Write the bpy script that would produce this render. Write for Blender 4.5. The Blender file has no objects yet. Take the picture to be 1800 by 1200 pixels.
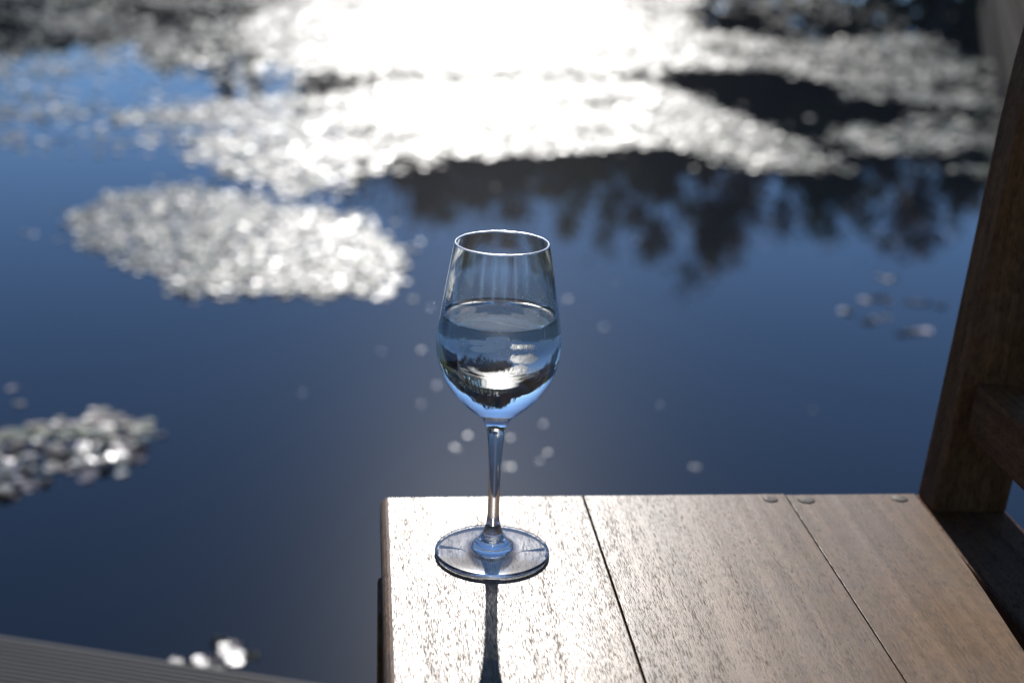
import bpy, bmesh, math, random
from mathutils import Vector, Matrix, noise
import numpy as np

random.seed(7)
rng = np.random.default_rng(11)
S = bpy.context.scene
C = S.collection
WATER_Z, DECK_Z = -0.70, -0.45
K_UNIT = 20.0            # the scene is laid out in metres below and stored at 20 units per metre (unit scale 0.05) at the end
S.unit_settings.system = 'METRIC'
S.unit_settings.scale_length = 1/K_UNIT

# ------------------------------------------------------------------ camera
YAW, PITCH, ROLL, F_PX = 0.10744, 0.32523, 0.03636, 2561.96
cy_, sy_, cp_, sp_ = math.cos(YAW), math.sin(YAW), math.cos(PITCH), math.sin(PITCH)
fwd = Vector((sy_*cp_, cy_*cp_, -sp_))
rt = Vector((cy_, -sy_, 0.0))
up = rt.cross(fwd)
r2 = rt*math.cos(ROLL) + up*math.sin(ROLL)
u2 = up*math.cos(ROLL) - rt*math.sin(ROLL)
cam_d = bpy.data.cameras.new('camera')
cam = bpy.data.objects.new('camera', cam_d)
C.objects.link(cam)
CAM = Vector((-0.08377, -0.85478, 0.43613))
m3 = Matrix((r2, u2, -fwd)).transposed()
cam.matrix_world = Matrix.Translation(CAM) @ m3.to_4x4()
cam_d.sensor_width = 36
cam_d.lens = 36*F_PX/1800
cam_d.clip_start = 0.05*K_UNIT
cam_d.clip_end = 3000*K_UNIT
cam_d.dof.use_dof = True
cam_d.dof.focus_distance = 0.895*K_UNIT
cam_d.dof.aperture_fstop = 4.8/K_UNIT      # f/4.8 at the scene's unit scale
S.camera = cam

# ------------------------------------------------------------------ sky, sun, exposure
SUN_AZ, SUN_EL = math.radians(5.0), math.radians(30.0)      # azimuth from +Y towards +X
W = bpy.data.worlds.new('World')
S.world = W
W.use_nodes = True
wn = W.node_tree
wn.nodes.clear()
wo = wn.nodes.new('ShaderNodeOutputWorld')
wb = wn.nodes.new('ShaderNodeBackground')
sk = wn.nodes.new('ShaderNodeTexSky')
sk.sky_type = 'NISHITA'
sk.sun_disc = False
sk.sun_elevation = SUN_EL
sk.sun_rotation = SUN_AZ
sk.altitude = 1500
sk.air_density = 0.8
sk.dust_density = 0.0
sk.ozone_density = 5.0
wb.inputs['Strength'].default_value = 0.11
wn.links.new(sk.outputs[0], wb.inputs[0])
wn.links.new(wb.outputs[0], wo.inputs[0])

sun_d = bpy.data.lights.new('sun', 'SUN')
sun_d.energy = 4.0
sun_d.angle = math.radians(0.5)
sun_d.color = (1.0, 0.965, 0.92)
sun = bpy.data.objects.new('sun', sun_d)
C.objects.link(sun)
to_sun = Vector((math.sin(SUN_AZ)*math.cos(SUN_EL), math.cos(SUN_AZ)*math.cos(SUN_EL), math.sin(SUN_EL)))
sun.rotation_euler = (-to_sun).to_track_quat('-Z', 'Y').to_euler()
sun_d.cycles.is_caustics_light = True

S.view_settings.view_transform = 'Standard'
S.view_settings.look = 'None'
S.view_settings.gamma = 1
S.view_settings.use_curve_mapping = False
S.view_settings.exposure = 0.37
S.render.engine = 'CYCLES'
cyc = S.cycles
cyc.max_bounces = 14
cyc.transmission_bounces = 12
cyc.glossy_bounces = 6
cyc.diffuse_bounces = 3
cyc.transparent_max_bounces = 8
cyc.caustics_reflective = True
cyc.caustics_refractive = True
cyc.blur_glossy = 0.0
cyc.sample_clamp_indirect = 12
cyc.use_denoising = True

# ------------------------------------------------------------------ helpers
def link(name, me, mat=None, parent=None, mw=None):
    o = bpy.data.objects.new(name, me)
    C.objects.link(o)
    if mat is not None:
        for m in (mat if isinstance(mat, (list, tuple)) else [mat]):
            me.materials.append(m)
    if mw is not None:
        o.matrix_world = mw
    if parent is not None:
        o.parent = parent
    return o

def tag(o, label=None, cat=None, group=None, kind=None):
    if label: o['label'] = label
    if cat: o['category'] = cat
    if group: o['group'] = group
    if kind: o['kind'] = kind
    return o

def empty(name, loc=(0, 0, 0)):
    o = bpy.data.objects.new(name, None)
    C.objects.link(o)
    o.location = loc
    o.empty_display_size = 0.05
    return o

def mesh_from(name, verts, faces, smooth=False):
    me = bpy.data.meshes.new(name)
    me.from_pydata([tuple(v) for v in verts], [], faces)
    me.update()
    if smooth:
        me.polygons.foreach_set('use_smooth', [True]*len(me.polygons))
    return me

def pchip(x, xn, yn):
    xn = np.array(xn, float); yn = np.array(yn, float); x = np.asarray(x, float)
    h = np.diff(xn); d = np.diff(yn)/h
    m = np.zeros(len(xn))
    for i in range(1, len(xn)-1):
        if d[i-1]*d[i] > 0:
            w1 = 2*h[i]+h[i-1]; w2 = h[i]+2*h[i-1]
            m[i] = (w1+w2)/(w1/d[i-1]+w2/d[i])
    m[0] = d[0]; m[-1] = d[-1]
    k = np.clip(np.searchsorted(xn, x)-1, 0, len(h)-1)
    t = (x-xn[k])/h[k]
    return yn[k]*(2*t**3-3*t**2+1)+m[k]*h[k]*(t**3-2*t**2+t)+yn[k+1]*(-2*t**3+3*t**2)+m[k+1]*h[k]*(t**3-t**2)

class NT:
    """short-hand for building a node material"""
    def __init__(s, name):
        s.m = bpy.data.materials.new(name)
        s.m.use_nodes = True
        s.t = s.m.node_tree
        s.t.nodes.clear()
        s.out = s.t.nodes.new('ShaderNodeOutputMaterial')
    def n(s, typ, **kw):
        nd = s.t.nodes.new(typ)
        for k, v in kw.items():
            if k in nd.inputs.keys():
                s.set(nd, k, v)
            else:
                setattr(nd, k, v)
        return nd
    def set(s, nd, k, v):
        if hasattr(v, 'is_output') or isinstance(v, bpy.types.NodeSocket):
            s.t.links.new(v, nd.inputs[k])
        else:
            nd.inputs[k].default_value = v
    def l(s, a, b):
        s.t.links.new(a, b)
    def math(s, op, a, b=None, clamp=False):
        nd = s.t.nodes.new('ShaderNodeMath'); nd.operation = op; nd.use_clamp = clamp
        s.set(nd, 0, a)
        if b is not None: s.set(nd, 1, b)
        return nd.outputs[0]
    def mix(s, fac, a, b, mode='MIX'):
        nd = s.t.nodes.new('ShaderNodeMix'); nd.data_type = 'RGBA'; nd.blend_type = mode
        s.set(nd, 0, fac); s.set(nd, 6, a); s.set(nd, 7, b)
        return nd.outputs[2]
    def ramp(s, fac, stops, interp='LINEAR'):
        nd = s.t.nodes.new('ShaderNodeValToRGB')
        cr = nd.color_ramp; cr.interpolation = interp
        while len(cr.elements) < len(stops): cr.elements.new(0.5)
        for e, (p, c) in zip(cr.elements, stops):
            e.position = p
            e.color = (c, c, c, 1) if isinstance(c, (int, float)) else (*c, 1)
        s.set(nd, 0, fac)
        return nd.outputs[0]
    def mapped(s, vec, scale):
        nd = s.t.nodes.new('ShaderNodeVectorMath'); nd.operation = 'MULTIPLY'
        s.l(vec, nd.inputs[0]); nd.inputs[1].default_value = scale
        return nd.outputs[0]
    def noise(s, vec, scale=1.0, detail=3, rough=0.55, dist=0.0):
        nd = s.t.nodes.new('ShaderNodeTexNoise')
        s.l(vec, nd.inputs['Vector'])
        nd.inputs['Scale'].default_value = scale; nd.inputs['Detail'].default_value = detail
        nd.inputs['Roughness'].default_value = rough; nd.inputs['Distortion'].default_value = dist
        return nd.outputs['Fac']
    def finish(s, sh):
        s.l(sh, s.out.inputs['Surface']); return s.m

def obj_vec(n):
    tc = n.n('ShaderNodeTexCoord'); oi = n.n('ShaderNodeObjectInfo')
    rnd = n.math('MULTIPLY', oi.outputs['Random'], 37.0)
    cx = n.n('ShaderNodeCombineXYZ'); n.l(rnd, cx.inputs[0]); n.l(rnd, cx.inputs[1]); n.l(rnd, cx.inputs[2])
    va = n.n('ShaderNodeVectorMath', operation='ADD')
    n.l(tc.outputs['Object'], va.inputs[0]); n.l(cx.outputs[0], va.inputs[1])
    return va.outputs[0]

# ------------------------------------------------------------------ materials
def wood_mat(name, dark, mid, light, rough=0.36, spec=0.5, bump=0.14):
    n = NT(name)
    v = obj_vec(n)
    figure = n.noise(n.mapped(v, (22, 1.1, 22)), 1.0, 4, 0.55, 0.9)          # broad growth bands
    band = n.noise(n.mapped(v, (75, 1.6, 75)), 1.0, 3, 0.6, 0.3)             # narrower ones
    fine = n.noise(n.mapped(v, (520, 10, 520)), 1.0, 3, 0.6, 0.2)            # long fibres
    fleck = n.noise(n.mapped(v, (130, 75, 130)), 1.0, 3, 0.6, 0.5)           # ribbon fleck across the grain
    worn = n.noise(n.mapped(v, (9, 5, 9)), 1.0, 3, 0.6, 0.6)                 # weathering
    pore_n = n.noise(n.mapped(v, (2500, 170, 2500)), 1.0, 1.0, 0.5)
    pden = n.noise(n.mapped(v, (90, 5, 90)), 1.0, 3, 0.6)
    thr = n.math('SUBTRACT', pore_n, n.math('MULTIPLY', n.math('SUBTRACT', 0.52, pden), 0.34))
    pore = n.ramp(thr, [(0.46, 0.0), (0.68, 1.0)])
    base = n.ramp(figure, [(0.3, dark), (0.5, mid), (0.7, light)])
    base = n.mix(0.5, base, n.ramp(band, [(0.35, dark), (0.65, light)]))
    base = n.mix(0.35, base, n.ramp(fine, [(0.3, dark), (0.7, light)]))
    base = n.mix(n.ramp(fleck, [(0.42, 0.0), (0.68, 0.45)]), base, (dark[0]*0.8, dark[1]*0.8, dark[2]*0.85, 1))
    base = n.mix(n.ramp(worn, [(0.45, 0.0), (0.75, 0.30)]), base, (mid[0]*0.95, mid[0]*0.88, mid[0]*0.8, 1))
    base = n.mix(n.math('MULTIPLY', pore, 0.55), base, (dark[0]*0.3, dark[1]*0.28, dark[2]*0.27, 1))
    b = n.n('ShaderNodeBsdfPrincipled')
    n.l(base, b.inputs['Base Color'])
    r0 = n.math('ADD', rough-0.09, n.math('ADD', n.math('MULTIPLY', fleck, 0.10), n.math('MULTIPLY', worn, 0.10)))
    n.l(n.math('ADD', r0, n.math('MULTIPLY', pore, 0.2), clamp=True), b.inputs['Roughness'])
    sp_ = n.math('MULTIPLY', n.math('SUBTRACT', 1.0, n.math('MULTIPLY', pore, 0.62)), n.ramp(band, [(0.3, spec*0.7), (0.7, spec)]))
    n.l(sp_, b.inputs['Specular IOR Level'])
    hgt = n.math('ADD', n.math('MULTIPLY', pore, -0.8), n.math('ADD', n.math('MULTIPLY', fine, 0.35), n.math('MULTIPLY', fleck, 0.5)))
    bp = n.n('ShaderNodeBump'); bp.inputs['Strength'].default_value = bump; bp.inputs['Distance'].default_value = 0.0003*K_UNIT
    n.l(hgt, bp.inputs['Height']); n.l(bp.outputs[0], b.inputs['Normal'])
    return n.finish(b.outputs[0])

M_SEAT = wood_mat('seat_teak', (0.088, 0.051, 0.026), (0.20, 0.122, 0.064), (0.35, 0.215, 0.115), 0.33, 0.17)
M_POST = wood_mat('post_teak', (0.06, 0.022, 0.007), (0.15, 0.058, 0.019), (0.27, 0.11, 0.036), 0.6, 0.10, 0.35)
M_PLUG = wood_mat('plug_wood', (0.11, 0.085, 0.065), (0.18, 0.14, 0.11), (0.24, 0.19, 0.15), 0.55, 0.15)

def glass_mat(name, ior, col=(1, 1, 1, 1), film=0.0, frough=0.12):
    n = NT(name)
    b = n.n('ShaderNodeBsdfGlass')
    b.inputs['IOR'].default_value = ior; b.inputs['Roughness'].default_value = 0.0; b.inputs['Color'].default_value = col
    if film:
        g = n.n('ShaderNodeBsdfGlossy'); g.inputs['Roughness'].default_value = frough; g.inputs['Color'].default_value = (0.9, 0.9, 0.9, 1)
        mx = n.n('ShaderNodeMixShader'); mx.inputs[0].default_value = film
        n.l(b.outputs[0], mx.inputs[1]); n.l(g.outputs[0], mx.inputs[2])
        return n.finish(mx.outputs[0])
    return n.finish(b.outputs[0])
M_GLASS = glass_mat('clear_glass', 1.5, (0.985, 0.99, 0.99, 1), 0.04, 0.10)
M_RIM = glass_mat('glossy_glass_rim', 1.5, (0.985, 0.99, 0.99, 1), 0.5, 0.22)  # strong gloss layer added to spread the sun highlight along the rim
M_LIQ_WALL = glass_mat('drink_against_glass', 1.333/1.5)
M_LIQ_TOP = glass_mat('drink_surface', 1.333, (1, 1, 1, 1), 0.022, 0.16)
M_DROP = glass_mat('droplet_water', 1.333, (1, 1, 1, 1), 0.6, 0.3)

n = NT('white_print')
d = n.n('ShaderNodeBsdfDiffuse'); d.inputs['Color'].default_value = (0.92, 0.92, 0.89, 1)
tl = n.n('ShaderNodeBsdfTranslucent'); tl.inputs['Color'].default_value = (0.8, 0.79, 0.75, 1)
tp = n.n('ShaderNodeBsdfTransparent')
mx = n.n('ShaderNodeMixShader'); mx.inputs[0].default_value = 0.08; n.l(d.outputs[0], mx.inputs[1]); n.l(tl.outputs[0], mx.inputs[2])
mx2 = n.n('ShaderNodeMixShader'); mx2.inputs[0].default_value = 0.95; n.l(tp.outputs[0], mx2.inputs[1]); n.l(mx.outputs[0], mx2.inputs[2])
M_PRINT = n.finish(mx2.outputs[0])

n = NT('still_pond_water')
tc = n.n('ShaderNodeTexCoord')
rip = n.noise(n.mapped(tc.outputs['Object'], (0.9, 0.9, 0.9)), 1.0, 2, 0.5)
b = n.n('ShaderNodeBsdfPrincipled')
b.inputs['Base Color'].default_value = (0.006, 0.009, 0.014, 1)
b.inputs['Roughness'].default_value = 0.015
b.inputs['IOR'].default_value = 1.333
bp = n.n('ShaderNodeBump'); bp.inputs['Strength'].default_value = 0.2; bp.inputs['Distance'].default_value = 0.004*K_UNIT
n.l(rip, bp.inputs['Height']); n.l(bp.outputs[0], b.inputs['Normal'])
film = n.n('ShaderNodeBsdfGlossy'); film.inputs['Roughness'].default_value = 0.33; film.inputs['Color'].default_value = (0.8, 0.8, 0.8, 1)
mx = n.n('ShaderNodeMixShader'); mx.inputs[0].default_value = 0.0020
n.l(b.outputs[0], mx.inputs[1]); n.l(film.outputs[0], mx.inputs[2])
M_WATER = n.finish(mx.outputs[0])

def pad_mat(name, stops, spec, r0, r1):
    n = NT(name)
    geo = n.n('ShaderNodeNewGeometry')
    oi = n.n('ShaderNodeObjectInfo')
    rnd = n.math('FRACT', n.math('ADD', geo.outputs['Random Per Island'], oi.outputs['Random']))
    b = n.n('ShaderNodeBsdfPrincipled')
    n.l(n.ramp(rnd, stops), b.inputs['Base Color'])
    n.l(n.math('ADD', r0, n.math('MULTIPLY', n.math('FRACT', n.math('MULTIPLY', rnd, 7.31)), r1-r0)), b.inputs['Roughness'])
    b.inputs['Specular IOR Level'].default_value = spec
    return n.finish(b.outputs[0])
M_PAD = pad_mat('floating_leaf', [(0.0, (0.05, 0.075, 0.03)), (0.35, (0.08, 0.11, 0.05)), (0.6, (0.13, 0.115, 0.08)), (0.8, (0.16, 0.11, 0.10)), (1.0, (0.08, 0.11, 0.07))], 0.40, 0.34, 0.58)
M_PALE = pad_mat('pale_leaf', [(0.0, (0.26, 0.31, 0.26)), (0.35, (0.38, 0.37, 0.35)), (0.6, (0.46, 0.42, 0.42)), (0.8, (0.40, 0.33, 0.36)), (1.0, (0.30, 0.36, 0.32))], 0.5, 0.30, 0.5)  # lighter base colours than the leaf cover

n = NT('glinting_seed')
b = n.n('ShaderNodeBsdfPrincipled'); b.inputs['Base Color'].default_value = (0.2, 0.19, 0.15, 1); b.inputs['Roughness'].default_value = 0.22
M_SPECK = n.finish(b.outputs[0])

n = NT('grey_composite_decking')
v = obj_vec(n)
st = n.noise(n.mapped(v, (2.0, 60, 60)), 1.0, 4, 0.6)
sp = n.noise(n.mapped(v, (180, 180, 180)), 1.0, 2, 0.6)
b = n.n('ShaderNodeBsdfPrincipled')
n.l(n.mix(n.math('MULTIPLY', sp, 0.5), n.ramp(st, [(0.3, (0.040, 0.038, 0.038)), (0.7, (0.068, 0.066, 0.065))]), (0.05, 0.047, 0.045, 1)), b.inputs['Base Color'])
b.inputs['Roughness'].default_value = 0.72
b.inputs['Specular IOR Level'].default_value = 0.3
M_DECK = n.finish(b.outputs[0])

n = NT('boardwalk_timber')
v = obj_vec(n)
st = n.noise(n.mapped(v, (50, 2.0, 50)), 1.0, 4, 0.6)
b = n.n('ShaderNodeBsdfPrincipled')
n.l(n.ramp(st, [(0.3, (0.012, 0.010, 0.009)), (0.7, (0.032, 0.027, 0.023))]), b.inputs['Base Color'])
b.inputs['Roughness'].default_value = 0.95
b.inputs['Specular IOR Level'].default_value = 0.08
M_WALK = n.finish(b.outputs[0])

n = NT('grassy_bank')
tc = n.n('ShaderNodeTexCoord')
a = n.noise(tc.outputs['Object'], 0.7, 5, 0.6); a2 = n.noise(tc.outputs['Object'], 18, 3, 0.6)
b = n.n('ShaderNodeBsdfPrincipled')
n.l(n.mix(n.math('MULTIPLY', a2, 0.5), n.ramp(a, [(0.3, (0.035, 0.055, 0.015)), (0.55, (0.06, 0.09, 0.025)), (0.75, (0.11, 0.10, 0.045))]), (0.03, 0.035, 0.015, 1)), b.inputs['Base Color'])
b.inputs['Roughness'].default_value = 0.9
b.inputs['Specular IOR Level'].default_value = 0.1
M_BANK = n.finish(b.outputs[0])

def leaf_mat(name, c1, c2):
    n = NT(name)
    geo = n.n('ShaderNodeNewGeometry')
    col = n.ramp(geo.outputs['Random Per Island'], [(0.0, c1), (1.0, c2)])
    d = n.n('ShaderNodeBsdfPrincipled'); n.l(col, d.inputs['Base Color']); d.inputs['Roughness'].default_value = 0.6
    d.inputs['Specular IOR Level'].default_value = 0.1
    t = n.n('ShaderNodeBsdfTranslucent'); n.l(col, t.inputs['Color'])
    mx = n.n('ShaderNodeMixShader'); mx.inputs[0].default_value = 0.3
    n.l(d.outputs[0], mx.inputs[1]); n.l(t.outputs[0], mx.inputs[2])
    return n.finish(mx.outputs[0])
M_LEAF = {
    'green': leaf_mat('leaf_green', (0.045, 0.065, 0.018), (0.11, 0.135, 0.035)),
    'dark': leaf_mat('leaf_dark', (0.02, 0.032, 0.014), (0.045, 0.06, 0.022)),
    'brown': leaf_mat('leaf_autumn', (0.10, 0.055, 0.022), (0.17, 0.095, 0.035)),
    'olive': leaf_mat('leaf_olive', (0.11, 0.115, 0.025), (0.22, 0.19, 0.05)),
    'grass': leaf_mat('grass_blades', (0.05, 0.09, 0.02), (0.11, 0.15, 0.04)),
}
n = NT('bark')
tc = n.n('ShaderNodeTexCoord')
a = n.noise(n.mapped(tc.outputs['Object'], (12, 12, 2)), 1, 4, 0.6)
b = n.n('ShaderNodeBsdfPrincipled'); n.l(n.ramp(a, [(0.3, (0.03, 0.024, 0.018)), (0.7, (0.09, 0.075, 0.06))]), b.inputs['Base Color'])
b.inputs['Roughness'].default_value = 0.9
M_BARK = n.finish(b.outputs[0])

# ------------------------------------------------------------------ the setting: water, banks
def disc_verts(r, k):
    return [(r*math.cos(2*math.pi*i/k), r*math.sin(2*math.pi*i/k), 0) for i in range(k)]
w = link('pond_water', mesh_from('pond_water', disc_verts(60, 96), [list(range(96))]), M_WATER, mw=Matrix.Translation((0, 11, WATER_Z)))
tag(w, 'still dark blue pond water mirroring the sky and trees', kind='structure')

shore_ctrl = [(1.9, -1.2), (3.2, 2.2), (4.9, 6), (7.2, 11.5), (10, 17), (12, 22), (9, 26), (2, 27.5), (-6, 29), (-14, 27),
              (-18, 19), (-17, 10), (-12, 3), (-6, -1.5), (-2.6, -2.4), (0.3, -2.4)]
def catmull(pts, per=8):
    out = []
    k = len(pts)
    for i in range(k):
        p0, p1, p2, p3 = (Vector(pts[(i+j-1) % k]) for j in range(4))
        for s in range(per):
            t = s/per
            out.append(0.5*((2*p1)+(p2-p0)*t+(2*p0-5*p1+4*p2-p3)*t*t+(3*p1-p0-3*p2+p3)*t**3))
    return out
shore = catmull(shore_ctrl)
ctr = Vector((-2.5, 12))
rows = [(0, -0.85), (0.25, -0.62), (0.9, -0.40), (3, -0.15), (9, 0.25), (30, 1.0), (120, 1.5), (900, 0.0)]
vs, fs = [], []
K = len(shore)
for off, z in rows:
    for i, q in enumerate(shore):
        dirv = (q-ctr).normalized()
        o = off*(1+0.25*noise.noise((q.x*0.5, q.y*0.5, off))) if off else 0
        p = q+dirv*o
        vs.append((p.x, p.y, z + (0.12*noise.noise((p.x*0.6, p.y*0.6, 3)) if 0.5 < off < 100 else 0)))
for r_ in range(len(rows)-1):
    for i in range(K):
        a, b_ = r_*K+i, r_*K+(i+1) % K
        fs.append((a, b_, b_+K, a+K))
bank = link('bank', mesh_from('bank', vs, fs, True), M_BANK)
tag(bank, 'grassy bank around the pond', kind='structure')

# grass tufts on the near right and left banks
gv, gf = [], []
for _ in range(9000):
    q = shore[random.randrange(K)]
    if random.random() < 0.5:
        q = shore[random.randrange(0, int(K*0.3))]
    dirv = (q-ctr).normalized(); tan = Vector((-dirv.y, dirv.x))
    o = 0.25+random.random()**1.5*3.2
    p = q+dirv*o+tan*random.uniform(-0.8, 0.8)
    z = float(np.interp(o, [0, 0.25, 0.9, 3, 9], [-0.85, -0.62, -0.42, -0.18, 0.2]))-0.03
    h = random.uniform(0.12, 0.4); a = random.uniform(0, 6.28); wd = random.uniform(0.006, 0.014)
    dx, dy = math.cos(a)*wd, math.sin(a)*wd
    lx, ly = random.gauss(0, 0.35)*h, random.gauss(0, 0.35)*h
    i0 = len(gv)
    gv += [(p.x-dx, p.y-dy, z), (p.x+dx, p.y+dy, z), (p.x+lx*0.5+dx*0.7, p.y+ly*0.5+dy*0.7, z+h*0.6), (p.x+lx, p.y+ly, z+h), (p.x+lx*0.5-dx*0.7, p.y+ly*0.5-dy*0.7, z+h*0.6)]
    gf.append((i0, i0+1, i0+2, i0+3, i0+4))
tag(link('bank_grass', mesh_from('bank_grass', gv, gf), M_LEAF['grass']), 'tufts of grass along the pond bank', 'grass', kind='stuff')

# ------------------------------------------------------------------ deck the bench stands on
E0 = Vector((-0.132, 0.573, DECK_Z)); ex = Vector((0.9525, -0.3048, 0)); ey = Vector((0.3048, 0.9525, 0))
deck = empty('deck', tuple(E0)); tag(deck, kind='structure')
def deck_board_mesh(L, wd=0.145, t=0.024, grooves=17):
    prof = []                                   # (y, z) across the board, from the far edge to the near one
    prof += [(0, -t), (0, -0.003), (-0.002, 0)]
    pitch = (wd-0.008)/grooves
    for g in range(grooves):
        y0 = -0.004-g*pitch
        prof += [(y0, 0), (y0-pitch*0.5, 0), (y0-pitch*0.58, -0.0022), (y0-pitch*0.92, -0.0022)]
    prof += [(-wd+0.002, 0), (-wd, -0.003), (-wd, -t)]
    k = len(prof)
    vs = [(-L/2, y, z) for y, z in prof]+[(L/2, y, z) for y, z in prof]
    fs = [(i, i+1, i+1+k, i+k) for i in range(k-1)]+[(k-1, 0, k, 2*k-1), tuple(range(k)), tuple(range(2*k-1, k-1, -1))]
    return mesh_from('deck_board', vs, fs)
dbm = deck_board_mesh(3.6)
dbm.materials.append(M_DECK)
rot = Matrix((ex, ey, Vector((0, 0, 1)))).transposed().to_4x4()
for i in range(15):
    mw = Matrix.Translation(E0 + ey*(-i*0.151) + ex*(-0.35+random.uniform(-0.004, 0.004)) + Vector((0, 0, random.uniform(-0.001, 0.001)))) @ rot
    o = bpy.data.objects.new('deck_board', dbm); C.objects.link(o)
    o.parent = deck; o.matrix_basis = Matrix.Translation(-E0) @ mw

def box_mesh(name, sx, sy, sz, bev=0.003, seg=2):
    bm = bmesh.new()
    bmesh.ops.create_cube(bm, size=1)
    bmesh.ops.scale(bm, vec=(sx, sy, sz), verts=bm.verts)
    if bev:
        bmesh.ops.bevel(bm, geom=bm.edges[:], offset=bev, segments=seg, affect='EDGES', profile=0.6)
    me = bpy.data.meshes.new(name); bm.to_mesh(me); bm.free()
    return me
def child(name, me, mat, parent, mw):
    o = link(name, me, mat)
    o.parent = parent
    o.matrix_basis = Matrix.Translation(-parent.location) @ mw
    return o
child('joist', box_mesh('joist', 3.5, 0.045, 0.14, 0.003), M_WALK, deck, Matrix.Translation(E0-ey*0.06-ex*0.35+Vector((0, 0, -0.097))) @ rot)
for s in (-1.9, -0.4, 1.2):
    child('deck_pile', box_mesh('deck_pile', 0.09, 0.09, 0.7, 0.006), M_WALK, deck, Matrix.Translation(E0-ey*0.13+ex*s+Vector((0, 0, -0.52))) @ rot)

# ------------------------------------------------------------------ boardwalk along the right bank
B0 = Vector((2.55, 4.72, -0.34)); bd = Vector((0.3754, 0.9269, 0)); bn = Vector((0.9269, -0.3754, 0))
walk = empty('boardwalk', tuple(B0)); tag(walk, kind='structure')
brot = Matrix((bn, bd, Vector((0, 0, 1)))).transposed().to_4x4()
LW = 10.5
bm_ = box_mesh('walk_board', 1.3, 0.135, 0.03, 0.003, 1); bm_.materials.append(M_WALK)
for i in range(int(LW/0.142)):
    o = bpy.data.objects.new('walk_board', bm_); C.objects.link(o); o.parent = walk
    o.location = tuple(bn*0.68+bd*(0.07+i*0.142)+Vector((0, 0, random.uniform(-0.002, 0.002))))
    o.rotation_euler = brot.to_euler()
child('edge_beam', box_mesh('edge_beam', 0.07, LW, 0.12, 0.006), M_WALK, walk, Matrix.Translation(B0+bn*0.07+bd*LW/2+Vector((0, 0, 0.0755))) @ brot)
child('fascia_board', box_mesh('fascia_board', 0.04, LW, 0.30, 0.005), M_WALK, walk, Matrix.Translation(B0+bn*0.0+bd*LW/2+Vector((0, 0, -0.165))) @ brot)
child('outer_beam', box_mesh('outer_beam', 0.06, LW, 0.12, 0.006), M_WALK, walk, Matrix.Translation(B0+bn*1.27+bd*LW/2+Vector((0, 0, -0.076))) @ brot)
child('end_beam', box_mesh('end_beam', 1.16, 0.06, 0.12, 0.006), M_WALK, walk, Matrix.Translation(B0+bn*0.64+bd*0.04+Vector((0, 0, -0.077))) @ brot)
for i in range(7):
    child('walk_pile', box_mesh('walk_pile', 0.1, 0.1, 0.6, 0.006), M_WALK, walk, Matrix.Translation(B0+bn*1.18+bd*(0.3+i*1.6)+Vector((0, 0, -0.33))) @ brot)
    child('walk_pile', box_mesh('walk_pile', 0.1, 0.1, 0.6, 0.006), M_WALK, walk, Matrix.Translation(B0+bn*0.1+bd*(0.3+i*1.6)+Vector((0, 0, -0.33))) @ brot)

# ------------------------------------------------------------------ trees round the pond
def tube(vs, fs, pts, radii, k=7):
    base = len(vs)
    for i, (p, r_) in enumerate(zip(pts, radii)):
        t = (pts[min(i+1, len(pts)-1)]-pts[max(i-1, 0)]).normalized()
        a = t.orthogonal().normalized(); b_ = t.cross(a)
        for j in range(k):
            an = 2*math.pi*j/k
            vs.append(p+a*math.cos(an)*r_+b_*math.sin(an)*r_)
    for i in range(len(pts)-1):
        for j in range(k):
            q = base+i*k
            fs.append((q+j, q+(j+1) % k, q+k+(j+1) % k, q+k+j))

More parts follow.
